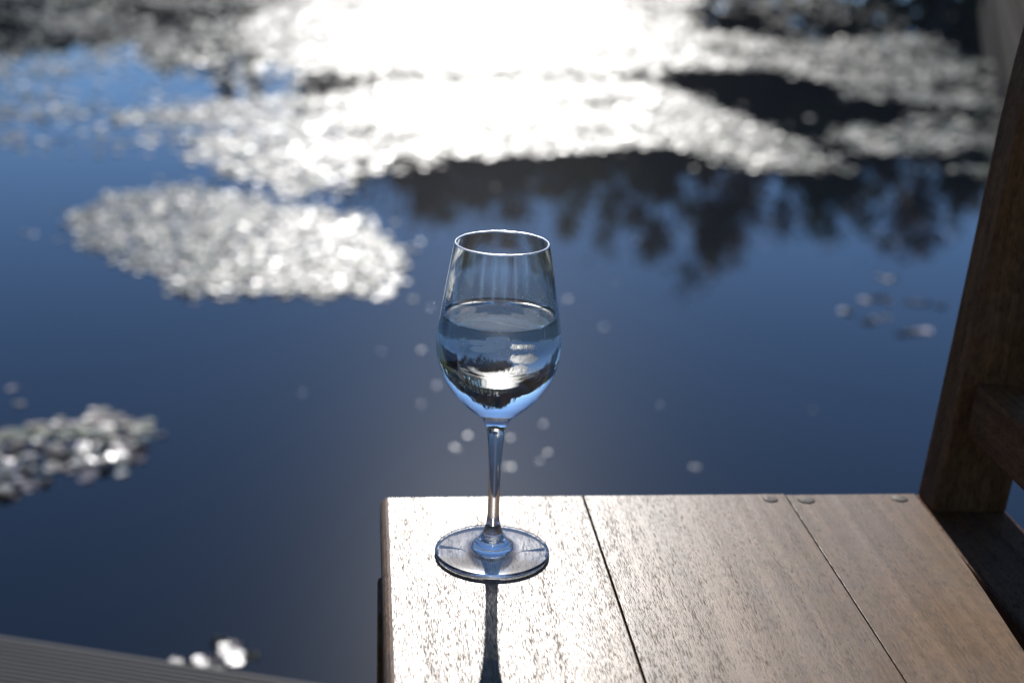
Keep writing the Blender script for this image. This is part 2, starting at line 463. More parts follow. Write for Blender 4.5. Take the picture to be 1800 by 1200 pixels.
def make_tree(kind, x, y, z0, h, wd, leaf, label, size=0.17):
    root = empty('tree' if kind != 'fir' else 'fir_tree', (x, y, z0))
    tag(root, label, 'tree', 'trees around the pond')
    tv, tf = [], []
    r0 = 0.022*h+0.03
    lean = Vector((random.uniform(-.05, .05), random.uniform(-.05, .05), 0))
    top = 0.93 if kind == 'fir' else 0.72
    pts = [Vector((0, 0, -0.2))+lean*h*t*t+Vector((random.gauss(0, .02)*h*t, random.gauss(0, .02)*h*t, h*top*t)) for t in np.linspace(0, 1, 8)]
    tube(tv, tf, pts, [r0*(1.25 if i == 0 else 1)*(1-0.85*i/7) for i in range(8)])
    cl = []
    if kind == 'fir':
        for i in range(26):
            t = 0.1+0.9*i/26
            rr = wd*0.5*(1-t)**0.85
            for j in range(max(1, int(6*(1-t)))):
                an = random.uniform(0, 6.28)
                c = Vector((math.cos(an)*rr*random.uniform(.45, 1), math.sin(an)*rr*random.uniform(.45, 1), h*t))
                cl.append((c, 0.18+0.34*(1-t)*wd*0.4, 44))
    else:
        nb = random.randint(9, 12)
        for i in range(nb):
            t0 = random.uniform(0.22, 0.95)
            p0 = pts[int(t0*7)]
            an = i*2.4+random.uniform(-.5, .5)
            up_ = random.uniform(0.15, 0.55)*h*(1.05-t0*0.6)
            ln = wd*0.5*random.uniform(0.45, 1.0)*(1.15-0.55*t0)
            p1 = p0+Vector((math.cos(an)*ln, math.sin(an)*ln, up_))
            p1.z = min(p1.z, h*random.uniform(.86, .97))
            pm = (p0+p1)/2+Vector((0, 0, -0.05*h))
            tube(tv, tf, [p0, pm, p1], [r0*0.4, r0*0.24, r0*0.08], 5)
            for q, s in ((p1, 1.0), (pm.lerp(p1, .55), .85)):
                for _ in range(3):
                    c = q+Vector((random.gauss(0, .12)*wd, random.gauss(0, .12)*wd, random.gauss(0, .075)*h))
                    cl.append((c, s*wd*random.uniform(.07, .19), 100))
        for _ in range(5):
            cl.append((pts[-1]+Vector((random.gauss(0, .09)*wd, random.gauss(0, .09)*wd, h*random.uniform(.0, .24))), wd*random.uniform(.11, .18), 95))
        zt = max(c.z+r_*.8 for c, r_, _ in cl)
        for c, _, _ in cl: c.z *= h/zt
    lv, lf = [], []
    for c, r_, cnt in cl:
        for _ in range(cnt):
            d_ = Vector((random.gauss(0, 1), random.gauss(0, 1), random.gauss(0, .8)))
            d_ = d_.normalized()*r_*random.uniform(0.1, 1.0)*(1.7 if random.random() < .12 else 1)
            d_.z *= 1.35
            q = c+d_
            a = Vector((random.gauss(0, 1), random.gauss(0, 1), random.gauss(0, 1))).normalized()
            b_ = a.orthogonal().normalized()
            s = size*random.uniform(.6, 1.2)
            i0 = len(lv)
            lv += [q-a*s*.6, q+b_*s*.28, q+a*s*.6, q-b_*s*.28]
            lf.append((i0, i0+1, i0+2, i0+3))
    link('trunk', mesh_from('trunk', tv, tf, True), M_BARK, root)
    link('crown', mesh_from('crown', lv, lf), M_LEAF[leaf], root)

# (azimuth, distance, apparent height angle, width, kind, leaf, label)
TREES = [
    (-52, 15, 17.0, 4.6, 'tree', 'dark', 'broad dark tree far round on the western bank beside the deck'),
    (-40, 20, 13.5, 4.6, 'tree', 'green', 'spreading green tree on the western bank between a dark and an olive tree'),
    (-31, 24, 11.0, 4.4, 'tree', 'olive', 'olive tree at the corner of the western bank'),
    (-24, 28, 9.6, 4.6, 'tree', 'dark', 'low dark tree at the western end of the far bank'),
    (-18, 31, 8.2, 4.8, 'tree', 'green', 'low green tree on the far bank west of the pointed firs'),
    (-13.2, 33, 7.7, 2.2, 'fir', 'dark', 'short pointed fir, the westernmost fir of the far bank'),
    (-11.0, 33, 7.4, 2.4, 'fir', 'dark', 'short pointed fir standing second from the western end of the fir row'),
    (-8.2, 34, 7.9, 2.2, 'fir', 'dark', 'slim fir in the middle of the far fir row'),
    (-5.3, 34, 9.9, 2.0, 'fir', 'dark', 'tallest narrow fir, its tip mirrored at the upper left of the pond'),
    (-4.2, 34, 9.4, 1.9, 'fir', 'dark', 'narrow fir close beside the tallest fir'),
    (-2.2, 33, 8.2, 3.0, 'tree', 'dark', 'low dark bush-like tree between the firs and the tall grove'),
    (0.7, 27.5, 13.0, 3.0, 'tree', 'brown', 'brown leaved tree at the western edge of the tall grove'),
    (0.0, 29.3, 11.8, 3.4, 'tree', 'dark', 'low dark tree at the very western foot of the grove'),
    (1.7, 29.0, 13.3, 3.4, 'tree', 'dark', 'dense dark tree between the two brown trees of the grove'),
    (4.2, 29.2, 13.6, 3.4, 'tree', 'green', 'dense green tree behind the brown trees of the grove'),
    (2.7, 28.2, 14.1, 3.0, 'tree', 'brown', 'taller brown leaved tree second in the grove'),
    (5.6, 27.8, 14.0, 2.6, 'tree', 'dark', 'dark tree of the grove behind the wine glass'),
    (8.0, 27.6, 14.6, 2.1, 'tree', 'olive', 'yellowish olive tree with a drooping top in the grove'),
    (10.4, 28.0, 15.0, 2.6, 'tree', 'green', 'tall green tree with sky gaps in the middle of the grove'),
    (12.6, 27.5, 16.0, 2.6, 'tree', 'dark', 'highest dark tree of the grove'),
    (15.2, 27.8, 15.6, 2.6, 'tree', 'brown', 'tall brownish tree just east of the highest tree'),
    (17.4, 27.2, 14.0, 2.0, 'tree', 'dark', 'narrow dark tree beside a gap in the grove'),
    (19.3, 26.8, 13.9, 2.3, 'tree', 'green', 'loose green tree east of the gap in the grove'),
    (21.8, 26.0, 13.9, 2.6, 'tree', 'brown', 'loose autumn tree towards the eastern end of the grove'),
    (24.4, 25.5, 12.9, 2.8, 'tree', 'olive', 'olive tree at the eastern end of the grove'),
    (29, 24, 12.0, 3.4, 'tree', 'dark', 'dark tree beyond the boardwalk'),
    (35, 21, 13.0, 3.8, 'tree', 'green', 'green tree on the grassy bank beyond the boardwalk'),
    (44, 18, 14.0, 4.0, 'tree', 'dark', 'dark tree high on the eastern grass bank'),
    (58, 15, 16.0, 4.0, 'tree', 'olive', 'olive tree on the eastern bank level with the bench'),
    (78, 13, 17.0, 4.2, 'tree', 'dark', 'dark tree close behind the bench back'),
    (112, 11, 15.0, 4.6, 'tree', 'dark', 'unseen dark tree added behind the deck to the east to cut skylight'),  # tree row behind the camera, unseen, added to cut skylight
    (140, 14, 14.0, 5.0, 'tree', 'green', 'unseen green tree added behind the deck to cut skylight, second from the east'),
    (165, 14, 15.0, 5.0, 'tree', 'dark', 'unseen dark tree added straight behind the deck to cut skylight'),
    (190, 14, 14.0, 5.0, 'tree', 'olive', 'unseen olive tree added behind the deck to cut skylight'),
    (215, 13, 15.0, 5.0, 'tree', 'dark', 'unseen dark tree added behind the deck to the west to cut skylight'),
    (242, 12, 16.0, 4.6, 'tree', 'green', 'unseen green tree added behind the western corner of the deck to cut skylight'),
    (-78, 14, 17.0, 4.4, 'tree', 'green', 'green tree on the western bank level with the deck'),
]
for az, dist, dep, wd, kind, leaf, label in TREES:
    a = math.radians(az)
    x = CAM.x+math.sin(a)*dist; y = CAM.y+math.cos(a)*dist
    h = dist*math.tan(math.radians(dep))-1.136+WATER_Z-(-0.3)
    make_tree(kind, x, y, -0.3, h, wd, leaf, label)
# an understorey hedge along the far shore
hv, hf = [], []
for _ in range(44000):
    az = math.radians(random.uniform(-40, 42)); dist = random.uniform(29.5, 33) if az < 0.0 else random.uniform(27.8, 30.5)
    hh = 2.4+0.7*noise.noise((az*14, 2, 0))+0.4*noise.noise((az*50, 7, 0))+(2.0 if 0 < az < .33 else (1.4 if az > 0 else 0.2))
    q = Vector((CAM.x+math.sin(az)*dist, CAM.y+math.cos(az)*dist, -0.35+hh*random.random()**0.6))
    a = Vector((random.gauss(0, 1), random.gauss(0, 1), random.gauss(0, 1))).normalized(); b_ = a.orthogonal().normalized()
    s = random.uniform(.22, .40); i0 = len(hv)
    hv += [q-a*s*.6, q+b_*s*.3, q+a*s*.6, q-b_*s*.3]; hf.append((i0, i0+1, i0+2, i0+3))
tag(link('bank_undergrowth', mesh_from('bank_undergrowth', hv, hf), M_LEAF['dark']), 'dark undergrowth along the far bank beneath the trees', 'undergrowth', kind='stuff')

# ------------------------------------------------------------------ wooden bench
bench = empty('wooden_bench', (0.12, -0.5, DECK_Z))
tag(bench, 'weathered brown wooden bench at the pond edge, its seat carrying the wine glass', 'bench')
SEAT_T = 0.024
def seat_plank(xl, xr_pts, yfar, ynear, name='seat_plank', bevel_l=0.004, z=0.0):
    """plank along local Y; xr_pts: [(y, x)] the right edge, from far to near"""
    ys = sorted({yfar, ynear, *[y for y, _ in xr_pts]}, reverse=True)
    xr = lambda y: float(np.interp(-y, [-q[0] for q in xr_pts], [q[1] for q in xr_pts]))
    cx, cyy = (xl+xr(yfar))/2, (yfar+ynear)/2
    bm = bmesh.new()
    top = [bm.verts.new((xl-cx, y-cyy, 0)) for y in ys]+[bm.verts.new((xr(y)-cx, y-cyy, 0)) for y in reversed(ys)]
    f = bm.faces.new(top)
    r = bmesh.ops.extrude_face_region(bm, geom=[f])
    bmesh.ops.translate(bm, vec=(0, 0, -SEAT_T), verts=[g for g in r['geom'] if isinstance(g, bmesh.types.BMVert)])
    bmesh.ops.recalc_face_normals(bm, faces=bm.faces[:])
    sharp = [e for e in bm.edges if len(e.link_faces) == 2 and e.calc_face_angle() > 0.6]
    left = [e for e in sharp if abs(e.verts[0].co.x-(xl-cx)) < 1e-5 and abs(e.verts[1].co.x-(xl-cx)) < 1e-5]
    bmesh.ops.bevel(bm, geom=left if bevel_l > 0.0025 else sharp, offset=bevel_l, segments=4, affect='EDGES', profile=0.5)
    if bevel_l > 0.0025:
        sharp = [e for e in bm.edges if len(e.link_faces) == 2 and e.calc_face_angle() > 0.9]
        bmesh.ops.bevel(bm, geom=sharp, offset=0.0008, segments=2, affect='EDGES', profile=0.5)
    me = bpy.data.meshes.new(name); bm.to_mesh(me); bm.free()
    o = child(name, me, M_SEAT, bench, Matrix.Translation((cx, cyy, z)))
    o.cycles.is_caustics_receiver = True
    return o
YN = -1.22
planks = [
    seat_plank(-0.0716, [(0.0885, 0.0727), (YN, 0.0727)], 0.0885, YN, bevel_l=0.0055),
    seat_plank(0.0738, [(0.0889, 0.2207), (YN, 0.2207)], 0.0889, YN, bevel_l=0.0003, z=-0.0004),
    seat_plank(0.2219, [(0.0882-0.02*k, float(pchip([k*0.02], [0, 0.081, 0.1504, 0.2208, 0.36, 0.6], [0.3184, 0.3152, 0.3103, 0.3043, 0.295, 0.290])[0])) for k in range(31)]+[(YN, 0.290)], 0.0882, YN, bevel_l=0.0003, z=-0.0008),
]
def plug_mesh():
    bm = bmesh.new()
    bmesh.ops.create_uvsphere(bm, u_segments=18, v_segments=8, radius=0.0058)
    bmesh.ops.scale(bm, vec=(1, 1, 0.13), verts=bm.verts)
    me = bpy.data.meshes.new('plug'); bm.to_mesh(me); bm.free()
    me.polygons.foreach_set('use_smooth', [True]*len(me.polygons)); me.materials.append(M_PLUG)
    return me
PLUG = plug_mesh()
for pl, x, y, s in ((1, 0.2085, 0.080, 0.95), (2, 0.2345, 0.079, 1.1), (2, 0.3045, 0.0795, 1.0),
                 (0, -0.055, -0.9, 1), (1, 0.15, -0.9, 1), (2, 0.25, -0.9, 1)):
    o = bpy.data.objects.new('plug', PLUG); C.objects.link(o); o.parent = planks[pl]
    o.location = Vector((x, y, 0.0002))-planks[pl].location-bench.location
    o.location.z = 0.0002
    o.scale = (s, s, s*(.25 if x < 0 else 1))
# ledge behind the seat, under the back
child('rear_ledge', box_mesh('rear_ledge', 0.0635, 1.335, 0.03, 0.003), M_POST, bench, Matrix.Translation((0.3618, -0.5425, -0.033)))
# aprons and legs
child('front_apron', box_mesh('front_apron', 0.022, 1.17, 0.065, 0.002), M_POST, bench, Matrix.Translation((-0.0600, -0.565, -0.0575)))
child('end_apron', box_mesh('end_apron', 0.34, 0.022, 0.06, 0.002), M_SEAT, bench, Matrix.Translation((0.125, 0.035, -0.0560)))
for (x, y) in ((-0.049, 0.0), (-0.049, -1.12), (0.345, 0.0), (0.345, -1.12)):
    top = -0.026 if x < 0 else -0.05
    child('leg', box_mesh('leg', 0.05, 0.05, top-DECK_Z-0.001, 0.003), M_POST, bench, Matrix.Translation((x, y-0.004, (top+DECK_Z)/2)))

def curved_post(y_front, depth):
    zs = [-0.0185, 0.06, 0.14, 0.22, 0.27, 0.31, 0.35, 0.40, 0.46, 0.52]
    xs = [0.3358, 0.3423, 0.3485, 0.3545, 0.3583, 0.3625, 0.3680, 0.3755, 0.385, 0.395]
    vs, fs = [], []
    for z, x in zip(zs, xs):
        vs += [(x, z, -y_front), (x+0.0565, z, -y_front), (x+0.0565, z, -(y_front+depth)), (x, z, -(y_front+depth))]
    k = len(zs)
    for i in range(k-1):
        for j in range(4):
            a = i*4+j; b_ = i*4+(j+1) % 4
            fs.append((a, b_, b_+4, a+4))
    fs += [(3, 2, 1, 0), tuple(range(4*k-4, 4*k))]
    bm = bmesh.new()
    vv = [bm.verts.new(v) for v in vs]
    for f in fs: bm.faces.new([vv[i] for i in f])
    bmesh.ops.recalc_face_normals(bm, faces=bm.faces[:])
    sharp = [e for e in bm.edges if len(e.link_faces) == 2 and e.calc_face_angle() > 0.7]
    bmesh.ops.bevel(bm, geom=sharp, offset=0.0022, segments=2, affect='EDGES', profile=0.5)
    me = bpy.data.meshes.new('back_post'); bm.to_mesh(me); bm.free()
    return child('back_post', me, M_POST, bench, Matrix.Rotation(math.pi/2, 4, 'X'))
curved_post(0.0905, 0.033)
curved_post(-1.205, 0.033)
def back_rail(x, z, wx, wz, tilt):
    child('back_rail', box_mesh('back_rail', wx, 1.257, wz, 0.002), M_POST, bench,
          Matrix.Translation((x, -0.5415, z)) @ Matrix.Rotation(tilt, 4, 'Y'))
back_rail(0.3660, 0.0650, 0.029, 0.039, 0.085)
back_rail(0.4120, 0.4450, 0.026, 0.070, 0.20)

# ------------------------------------------------------------------ wine glass
glass = empty('wine_glass', (0.0003, 0, 0.0004))
tag(glass, 'clear stemmed wine glass half full of clear drink standing on the bench seat', 'wine glass')
SEG = 144
def lathe(name, prof, mats, parent, flip=False, zmat=None, tol=0.5):
    """prof: list of (r, z), normals point to the left of travel direction turned outwards; custom smooth normals from the profile"""
    P = np.array(prof, float)
    k = len(P)
    vs, fs, nrm, ring0, mi = [], [], [], [], []
    # profile tangents -> normals (dr,dz)->(dz,-dr)
    seg = np.diff(P, axis=0)
    sl = np.linalg.norm(seg, axis=1)
    sn = np.stack([seg[:, 1], -seg[:, 0]], 1)/sl[:, None]
    vn = np.zeros((k, 2))
    for i in range(k):
        a = sn[max(i-1, 0)]/ (sl[max(i-1, 0)]); b_ = sn[min(i, k-2)]/(sl[min(i, k-2)])
        vn[i] = (a+b_)/np.linalg.norm(a+b_)
    for i in range(k):
        if P[i, 0] < 1e-7:
            ring0.append([len(vs)]); vs.append((0, 0, P[i, 1])); nrm.append((0, 0, math.copysign(1, vn[i, 1])))
        else:
            s = len(vs); ring0.append(list(range(s, s+SEG)))
            for j in range(SEG):
                an = 2*math.pi*j/SEG
                vs.append((P[i, 0]*math.cos(an), P[i, 0]*math.sin(an), P[i, 1]))
                nrm.append((vn[i, 0]*math.cos(an), vn[i, 0]*math.sin(an), vn[i, 1]))
    for i in range(k-1):
        a, b_ = ring0[i], ring0[i+1]
        for j in range(SEG):
            j2 = (j+1) % SEG
            if len(a) == 1: fs.append((a[0], b_[j2], b_[j]) )
            elif len(b_) == 1: fs.append((a[j], a[j2], b_[0]))
            else: fs.append((a[j], a[j2], b_[j2], b_[j]))
            mi.append(0 if zmat is None else zmat(i))
    me = mesh_from(name, vs, fs, True)
    me.polygons.foreach_set('material_index', mi)
    me.normals_split_custom_set_from_vertices([Vector(q).normalized() for q in nrm])
    o = link(name, me, mats, parent)
    o.cycles.is_caustics_caster = True
    return o

ZO = [.078, .084, .088, .092, .096, .1, .105, .11, .116, .122, .13, .138, .146, .155, .165, .18, .195, .2085]
RO = [.00490, .00550, .0062, .0076, .0106, .0154, .0209, .0256, .0302, .0335, .0365, .0385, .0390, .0380, .0365, .0341, .0316, .0292]
LEVEL = .1637
zo = np.unique(np.concatenate([np.linspace(.078, .125, 48), np.linspace(.125, .2085, 60)]))
ro = pchip(zo, ZO, RO)
ZI = [.1002, .1008, .1035, .108, .113, .119, .126, .134, .143, .152, .165, .18, .195, .2085]
RI = [.0000, .0060, .0130, .0200, .0259, .0308, .0340, .0368, .0379, .0373, .0356, .0333, .0306, .0277]
zi_all = np.unique(np.concatenate([[.1002, .1003, .1005], np.linspace(.1008, .125, 40), np.linspace(.125, LEVEL, 40), np.linspace(LEVEL, .2085, 40)]))
ri_all = np.maximum(pchip(zi_all, ZI, RI), 0)
ri_all[zi_all < .1008] = .006*np.sqrt((zi_all[zi_all < .1008]-.1002)/.0006)
ri_all[0] = 0
# one continuous glass surface, shared out between foot, stem and bowl at their seams
rim_c, rim_r = (ro[-1]+ri_all[-1])/2, (ro[-1]-ri_all[-1])/2
bowl_prof = [(r_, z) for r_, z in zip(ro, zo)]
for an in np.linspace(0, math.pi, 9)[1:-1]:
    bowl_prof.append((rim_c+rim_r*math.cos(an), .2085+rim_r*1.2*math.sin(an)))
up_i = zi_all >= LEVEL-1e-9
bowl_prof += [(r_, z) for r_, z in zip(ri_all[up_i][::-1], zi_all[up_i][::-1])]
ZR = .2078
bp_ = np.array(bowl_prof)
cut = [i for i in range(len(bp_)) if bp_[i, 1] > ZR]
ia, ib = cut[0], cut[-1]
bowl = lathe('bowl', [tuple(q) for q in bp_[:ia+1]], M_GLASS, glass)
rim = lathe('rim', [tuple(q) for q in bp_[ia:ib+1]], M_RIM, glass)
inner_wall = lathe('inner_wall', [tuple(q) for q in bp_[ib:]], M_GLASS, bowl)
zs_ = np.linspace(.0135, .078, 60)
stem_prof = list(zip(pchip(zs_, [.0135, .016, .019, .023, .03, .045, .06, .07, .078], [.0078, .0063, .0053, .0044, .0038, .0037, .0039, .0044, .0049]), zs_))
stem = lathe('stem', stem_prof, M_GLASS, glass)
foot_prof = [(0, .0006), (.008, .0005), (.02, .0003), (.0345, 0), (.0361, .0001)]
for an in np.linspace(-1.35, 1.35, 9): foot_prof.append((.0362+.0013*math.cos(an), .00145+.00145*math.sin(an)))
fr = [.0358, .033, .028, .0225, .018, .0152, .0137, .0128, .0124, .0121, .0113, .0103, .0097, .0094, .0088, .0082, .0078]
fz = [.0029, .00305, .0034, .0039, .0044, .0049, .0054, .0061, .0069, .0078, .0087, .0094, .0100, .0108, .0118, .0127, .0135]
tt = np.linspace(0, len(fr)-1, 70)
foot_prof += list(zip(pchip(tt, range(len(fr)), fr), pchip(tt, range(len(fz)), fz)))
foot = lathe('foot', foot_prof, M_GLASS, glass)

for q in (bowl, inner_wall, stem):
    q.cycles.is_caustics_receiver = True
# the drink: wall against the glass (relative index) and free surface
dn = zi_all <= LEVEL+1e-9
wall_p = [(r_, z) for r_, z in zip(ri_all[dn], zi_all[dn])]
Rl = wall_p[-1][0]
sur = [(r_, LEVEL-.0013*(1-math.exp(-(Rl-r_)/.0016))) for r_ in list(Rl-np.array([.0002, .0005, .0009, .0014, .002, .0028, .004, .006, .009, .013, .02]))+[.008, 0]]
drink = lathe('drink', wall_p, M_LIQ_WALL, None)
surf = lathe('drink_surface', [wall_p[-1]]+sur, M_LIQ_TOP, drink)
surf.cycles.is_caustics_receiver = True
drink.location = (0.0003, 0, 0.0004)
tag(drink, 'clear still drink filling the lower bowl of the wine glass', 'drink')

# printed emblem and lettering on the near side of the bowl
def on_bowl(phi, z, lift=0.00010):
    r_ = float(pchip([z], ZO, RO)[0])+lift
    return (r_*math.sin(phi), -r_*math.cos(phi), z)
OVALS = [(-6.8, .1599, 10.7, .00135), (-24.5, .1566, 9.6, .0017), (-9.0, .1556, 9.6, .0020), (-14.5, .1575, 3.5, .0012), (-20.5, .1529, 11.8, .0017), (-17.0, .1545, 3.0, .0014)]
def in_oval(p, z):
    return any(abs((p-a)/w_)**2.4+abs((z-c-0.00004*(p-a))/h_)**2.4 < 1 for a, c, w_, h_ in OVALS)
ev, ef, idx = [], [], {}
DP, DZ = 0.22, 0.0001
for i in range(-160, 40):
    for j in range(0, 125):
        p, z = i*DP, .1505+j*DZ
        if in_oval(p+DP/2, z+DZ/2):
            q = []
            for a, b_ in ((0, 0), (1, 0), (1, 1), (0, 1)):
                key = (i+a, j+b_)
                if key not in idx:
                    idx[key] = len(ev); ev.append(on_bowl(math.radians((i+a)*DP), .1505+(j+b_)*DZ))
                q.append(idx[key])
            ef.append(q)
emb = link('printed_emblem', mesh_from('printed_emblem', ev, ef, True), M_PRINT, bowl)
cu = bpy.data.curves.new('lettering', 'FONT')
cu.body = 'at the lake.'
cu.size = 1.0; cu.shear = 0.25; cu.resolution_u = 3; cu.space_character = 1.05
to = bpy.data.objects.new('lettering_curve', cu); C.objects.link(to)
bpy.context.view_layer.update()
tm = bpy.data.meshes.new_from_object(to.evaluated_get(bpy.context.evaluated_depsgraph_get()))
bpy.data.objects.remove(to)
xs = [v.co.x for v in tm.vertices]; x0, x1 = min(xs), max(xs)
sc = math.radians(37.5)/(x1-x0)
for v in tm.vertices:
    phi = math.radians(-6.5)+(v.co.x-x0)*sc
    z = .1502+.0022*(v.co.x-x0)/(x1-x0)+v.co.y*sc*.0383
    v.co = on_bowl(phi, z)
tag(link('lettering', tm, M_PRINT, bowl), kind='stuff')
for q in bowl.children:
    if q.name.startswith(('printed', 'lettering')): q.cycles.is_caustics_receiver = True
# droplets clinging to the inside just above the drink
dv, df = [], []
def droplet(phi, z, s):
    r_ = float(pchip([z], ZI, RI)[0])
    c = Vector((r_*math.sin(phi), -r_*math.cos(phi), z)); nrm = Vector((-math.sin(phi), math.cos(phi), 0)); t = Vector((math.cos(phi), math.sin(phi), 0)); u_ = Vector((0, 0, 1))
    i0 = len(dv); K2, R2 = 8, 4
    dv.append(c+nrm*s*.55)
    for a in range(1, R2+1):
        th = a/R2*math.pi/2
        for b_ in range(K2):
            an = 2*math.pi*b_/K2
            dv.append(c+nrm*(s*.55*math.cos(th)+.00001)+(t*math.cos(an)+u_*math.sin(an)*1.1)*s*math.sin(th))
    for b_ in range(K2): df.append((i0, i0+1+b_, i0+1+(b_+1) % K2))
    for a in range(R2-1):
        for b_ in range(K2):
            q = i0+1+a*K2
            df.append((q+b_, q+K2+b_, q+K2+(b_+1) % K2, q+(b_+1) % K2))
for _ in range(150):
    side = random.choice((-1, 1, 1))
    phi = side*random.gauss(math.radians(105), math.radians(28))
    droplet(phi, LEVEL+.0004+abs(random.gauss(0, .0045)), random.uniform(.00015, .0006))
dr_ = tag(link('droplets', mesh_from('droplets', dv, df, True), M_DROP, bowl), kind='stuff')
dr_.cycles.is_caustics_receiver = True

# ------------------------------------------------------------------ floating leaves on the pond
def inside(poly, x, y):
    c = False
    for i in range(len(poly)):
        x1, y1 = poly[i]; x2, y2 = poly[i-1]
        if (y1 > y) != (y2 > y) and x < (x2-x1)*(y-y1)/(y2-y1)+x1: c = not c
    return c
PATCH = {
    'A': [(-1.01, 3.67), (-0.95, 3.99), (-0.69, 4.17), (-0.5, 4.01), (-0.23, 3.86), (-0.06, 3.6), (0.03, 3.33), (-0.01, 2.87), (-0.26, 2.87), (-0.47, 2.89), (-0.59, 2.94), (-0.72, 3.16), (-0.88, 3.3)],
    'B': [(-0.84, 1.88), (-0.74, 1.94), (-0.67, 1.98), (-0.6, 2.05), (-0.49, 1.98), (-0.51, 1.75), (-0.58, 1.7), (-0.66, 1.73), (-0.68, 1.65), (-0.73, 1.6), (-0.76, 1.58)],
    'D': [(-0.318, 1.105), (-0.272, 1.10), (-0.272, 1.07), (-0.30, 1.055), (-0.298, 1.01), (-0.335, 1.0), (-0.345, 1.03), (-0.322, 1.065)],
    'E1': [(-1.14, 5.47), (-0.93, 5.7), (-0.65, 5.88), (-0.3, 6.34), (0.09, 6.63), (0.54, 6.72), (1.15, 6.8), (1.40, 6.66), (1.53, 6.2), (1.62, 5.85), (1.72, 5.3), (1.79, 4.96), (1.72, 4.65), (1.63, 4.56), (1.38, 4.65), (1.22, 4.95), (1.04, 5.02), (0.74, 4.91), (0.49, 4.75), (0.36, 4.79), (0.05, 4.64), (-0.08, 4.42), (-0.24, 4.08), (-0.41, 4.04), (-0.57, 4.41), (-0.75, 4.91), (-0.94, 5.03)],
    'E2': [(-0.99, 8.36), (-0.6, 10.5), (-1.6, 13.5), (1.0, 15.5), (3.6, 14.6), (2.28, 10.01), (2.49, 8.65), (2.9, 8.49), (3.82, 9.44), (3.64, 7.83), (2.99, 6.04), (2.71, 6.22), (2.5, 6.35), (2.4, 6.80), (2.32, 7.32), (2.02, 7.40), (1.49, 7.10), (1.02, 6.97), (0.1, 6.92), (-0.32, 6.8), (-0.57, 7.18)],
    'E3': [(2.05, 5.64), (2.35, 5.71), (2.66, 5.88), (2.87, 5.71), (2.33, 4.5), (2.14, 4.72), (1.91, 4.88)],
    'E4': [(-4.2, 12.76), (-1.0, 14.0), (-0.3, 10), (-0.92, 8.37), (-0.56, 6.97), (-0.31, 6.61), (-0.65, 5.88), (-1.15, 5.53), (-1.44, 5.3), (-1.71, 5.28)],
    'E5': [(-2.41, 8.09), (-1.15, 5.53), (-0.75, 4.93), (-0.8, 4.65), (-1.18, 4.68), (-1.55, 4.65)],
    'T': [(2.34, 11.3), (5.0, 13.0), (4.2, 10.3), (3.82, 9.44), (2.9, 8.49), (2.49, 8.65), (2.28, 10.01)],
}
DENS = {'A': .87, 'B': .80, 'D': 1.0, 'E1': .96, 'E2': .95, 'E3': .66, 'E4': .20, 'E5': .10, 'T': .05}
pads = []            # (x, y, radius, patch)
for key, poly in PATCH.items():
    g = {'A': .018, 'B': .021, 'D': .016, 'E1': .027}.get(key, .032)
    xs = [p[0] for p in poly]; ys = [p[1] for p in poly]
    ny = int((max(ys)-min(ys))/(g*.87))+6; nx = int((max(xs)-min(xs))/g)+6
    for iy in range(-3, ny):
        for ix in range(-3, nx):
            x = min(xs)+(ix+(iy % 2)*.5)*g+random.gauss(0, g*.2); y = min(ys)+iy*g*.87+random.gauss(0, g*.2)
            big = key[0] in 'ET'
            wob = .02 if key in 'DB' else (.10 if big else .07)
            sg = .042 if big else (.022 if key == 'A' else .010)
            if random.random() < .12 and key != 'D': sg *= 2.4
            jx = x+wob*noise.noise((x*5, y*5, 1))+wob*.6*noise.noise((x*14, y*14, 2))+random.gauss(0, sg)
            jy = y+wob*1.5*noise.noise((x*5, y*4, 8))+wob*noise.noise((x*14, y*9, 5))+random.gauss(0, sg*1.3)
            if not inside(poly, jx, jy): continue
            dn_ = DENS[key]
            if key == 'E4': dn_ *= 0.25+1.5*max(0, .5+noise.noise((x*1.3, y*.9, 4))*1.3)
            if key in ('E3', 'E2', 'E1'): dn_ -= max(0, noise.noise((x*1.5, y*2.6, 6))-.12)*(1.9 if key == 'E3' else (1.0 if abs(x-.9) < 1.0 else 2.0))
            if key == 'E2' and x > 2.0: dn_ *= .66+.6*noise.noise((x*1.6, y*2.2, 9))
            if key == 'A' and x < -.6: dn_ *= .75
            if key == 'T': dn_ *= 1+2*noise.noise((x, y, 2))
            if random.random() > dn_: continue
            pads.append((x, y, g*random.uniform(.42, .68)*(1.3 if key == 'D' else (1.12 if key == 'B' else 1)), key))
CL = [(1.405, 3.075), (1.418, 3.052), (1.443, 3.076), (1.186, 2.746), (1.203, 2.741), (1.283, 2.85), (1.313, 2.867), (1.339, 2.872), (1.344, 2.841), (1.402, 2.847), (1.424, 2.831), (1.453, 2.821), (1.484, 2.806), (1.23, 2.667), (1.256, 2.677), (1.287, 2.692), (1.285, 2.564), (1.313, 2.578), (1.332, 2.583), (1.357, 2.583)]
pads += [(x, y, random.uniform(.013, .018), 'C') for x, y in CL]
SPECK = [(0.62, 3.012), (0.462, 2.847), (0.525, 2.613), (0.079, 2.19), (0.04, 2.075), (0.098, 1.838), (0.103, 1.829), (0.129, 1.897), (0.194, 1.737), (0.204, 1.735), (0.216, 1.884), (0.292, 1.958), (0.283, 1.806), (0.263, 1.764), (-0.041, 2.422), (-0.215, 2.145), (0.562, 1.731), (0.572, 1.728), (0.091, 2.771), (0.562, 2.071), (0.896, 2.035), (0.281, 3.044), (0.328, 2.33), (0.053, 2.43)]
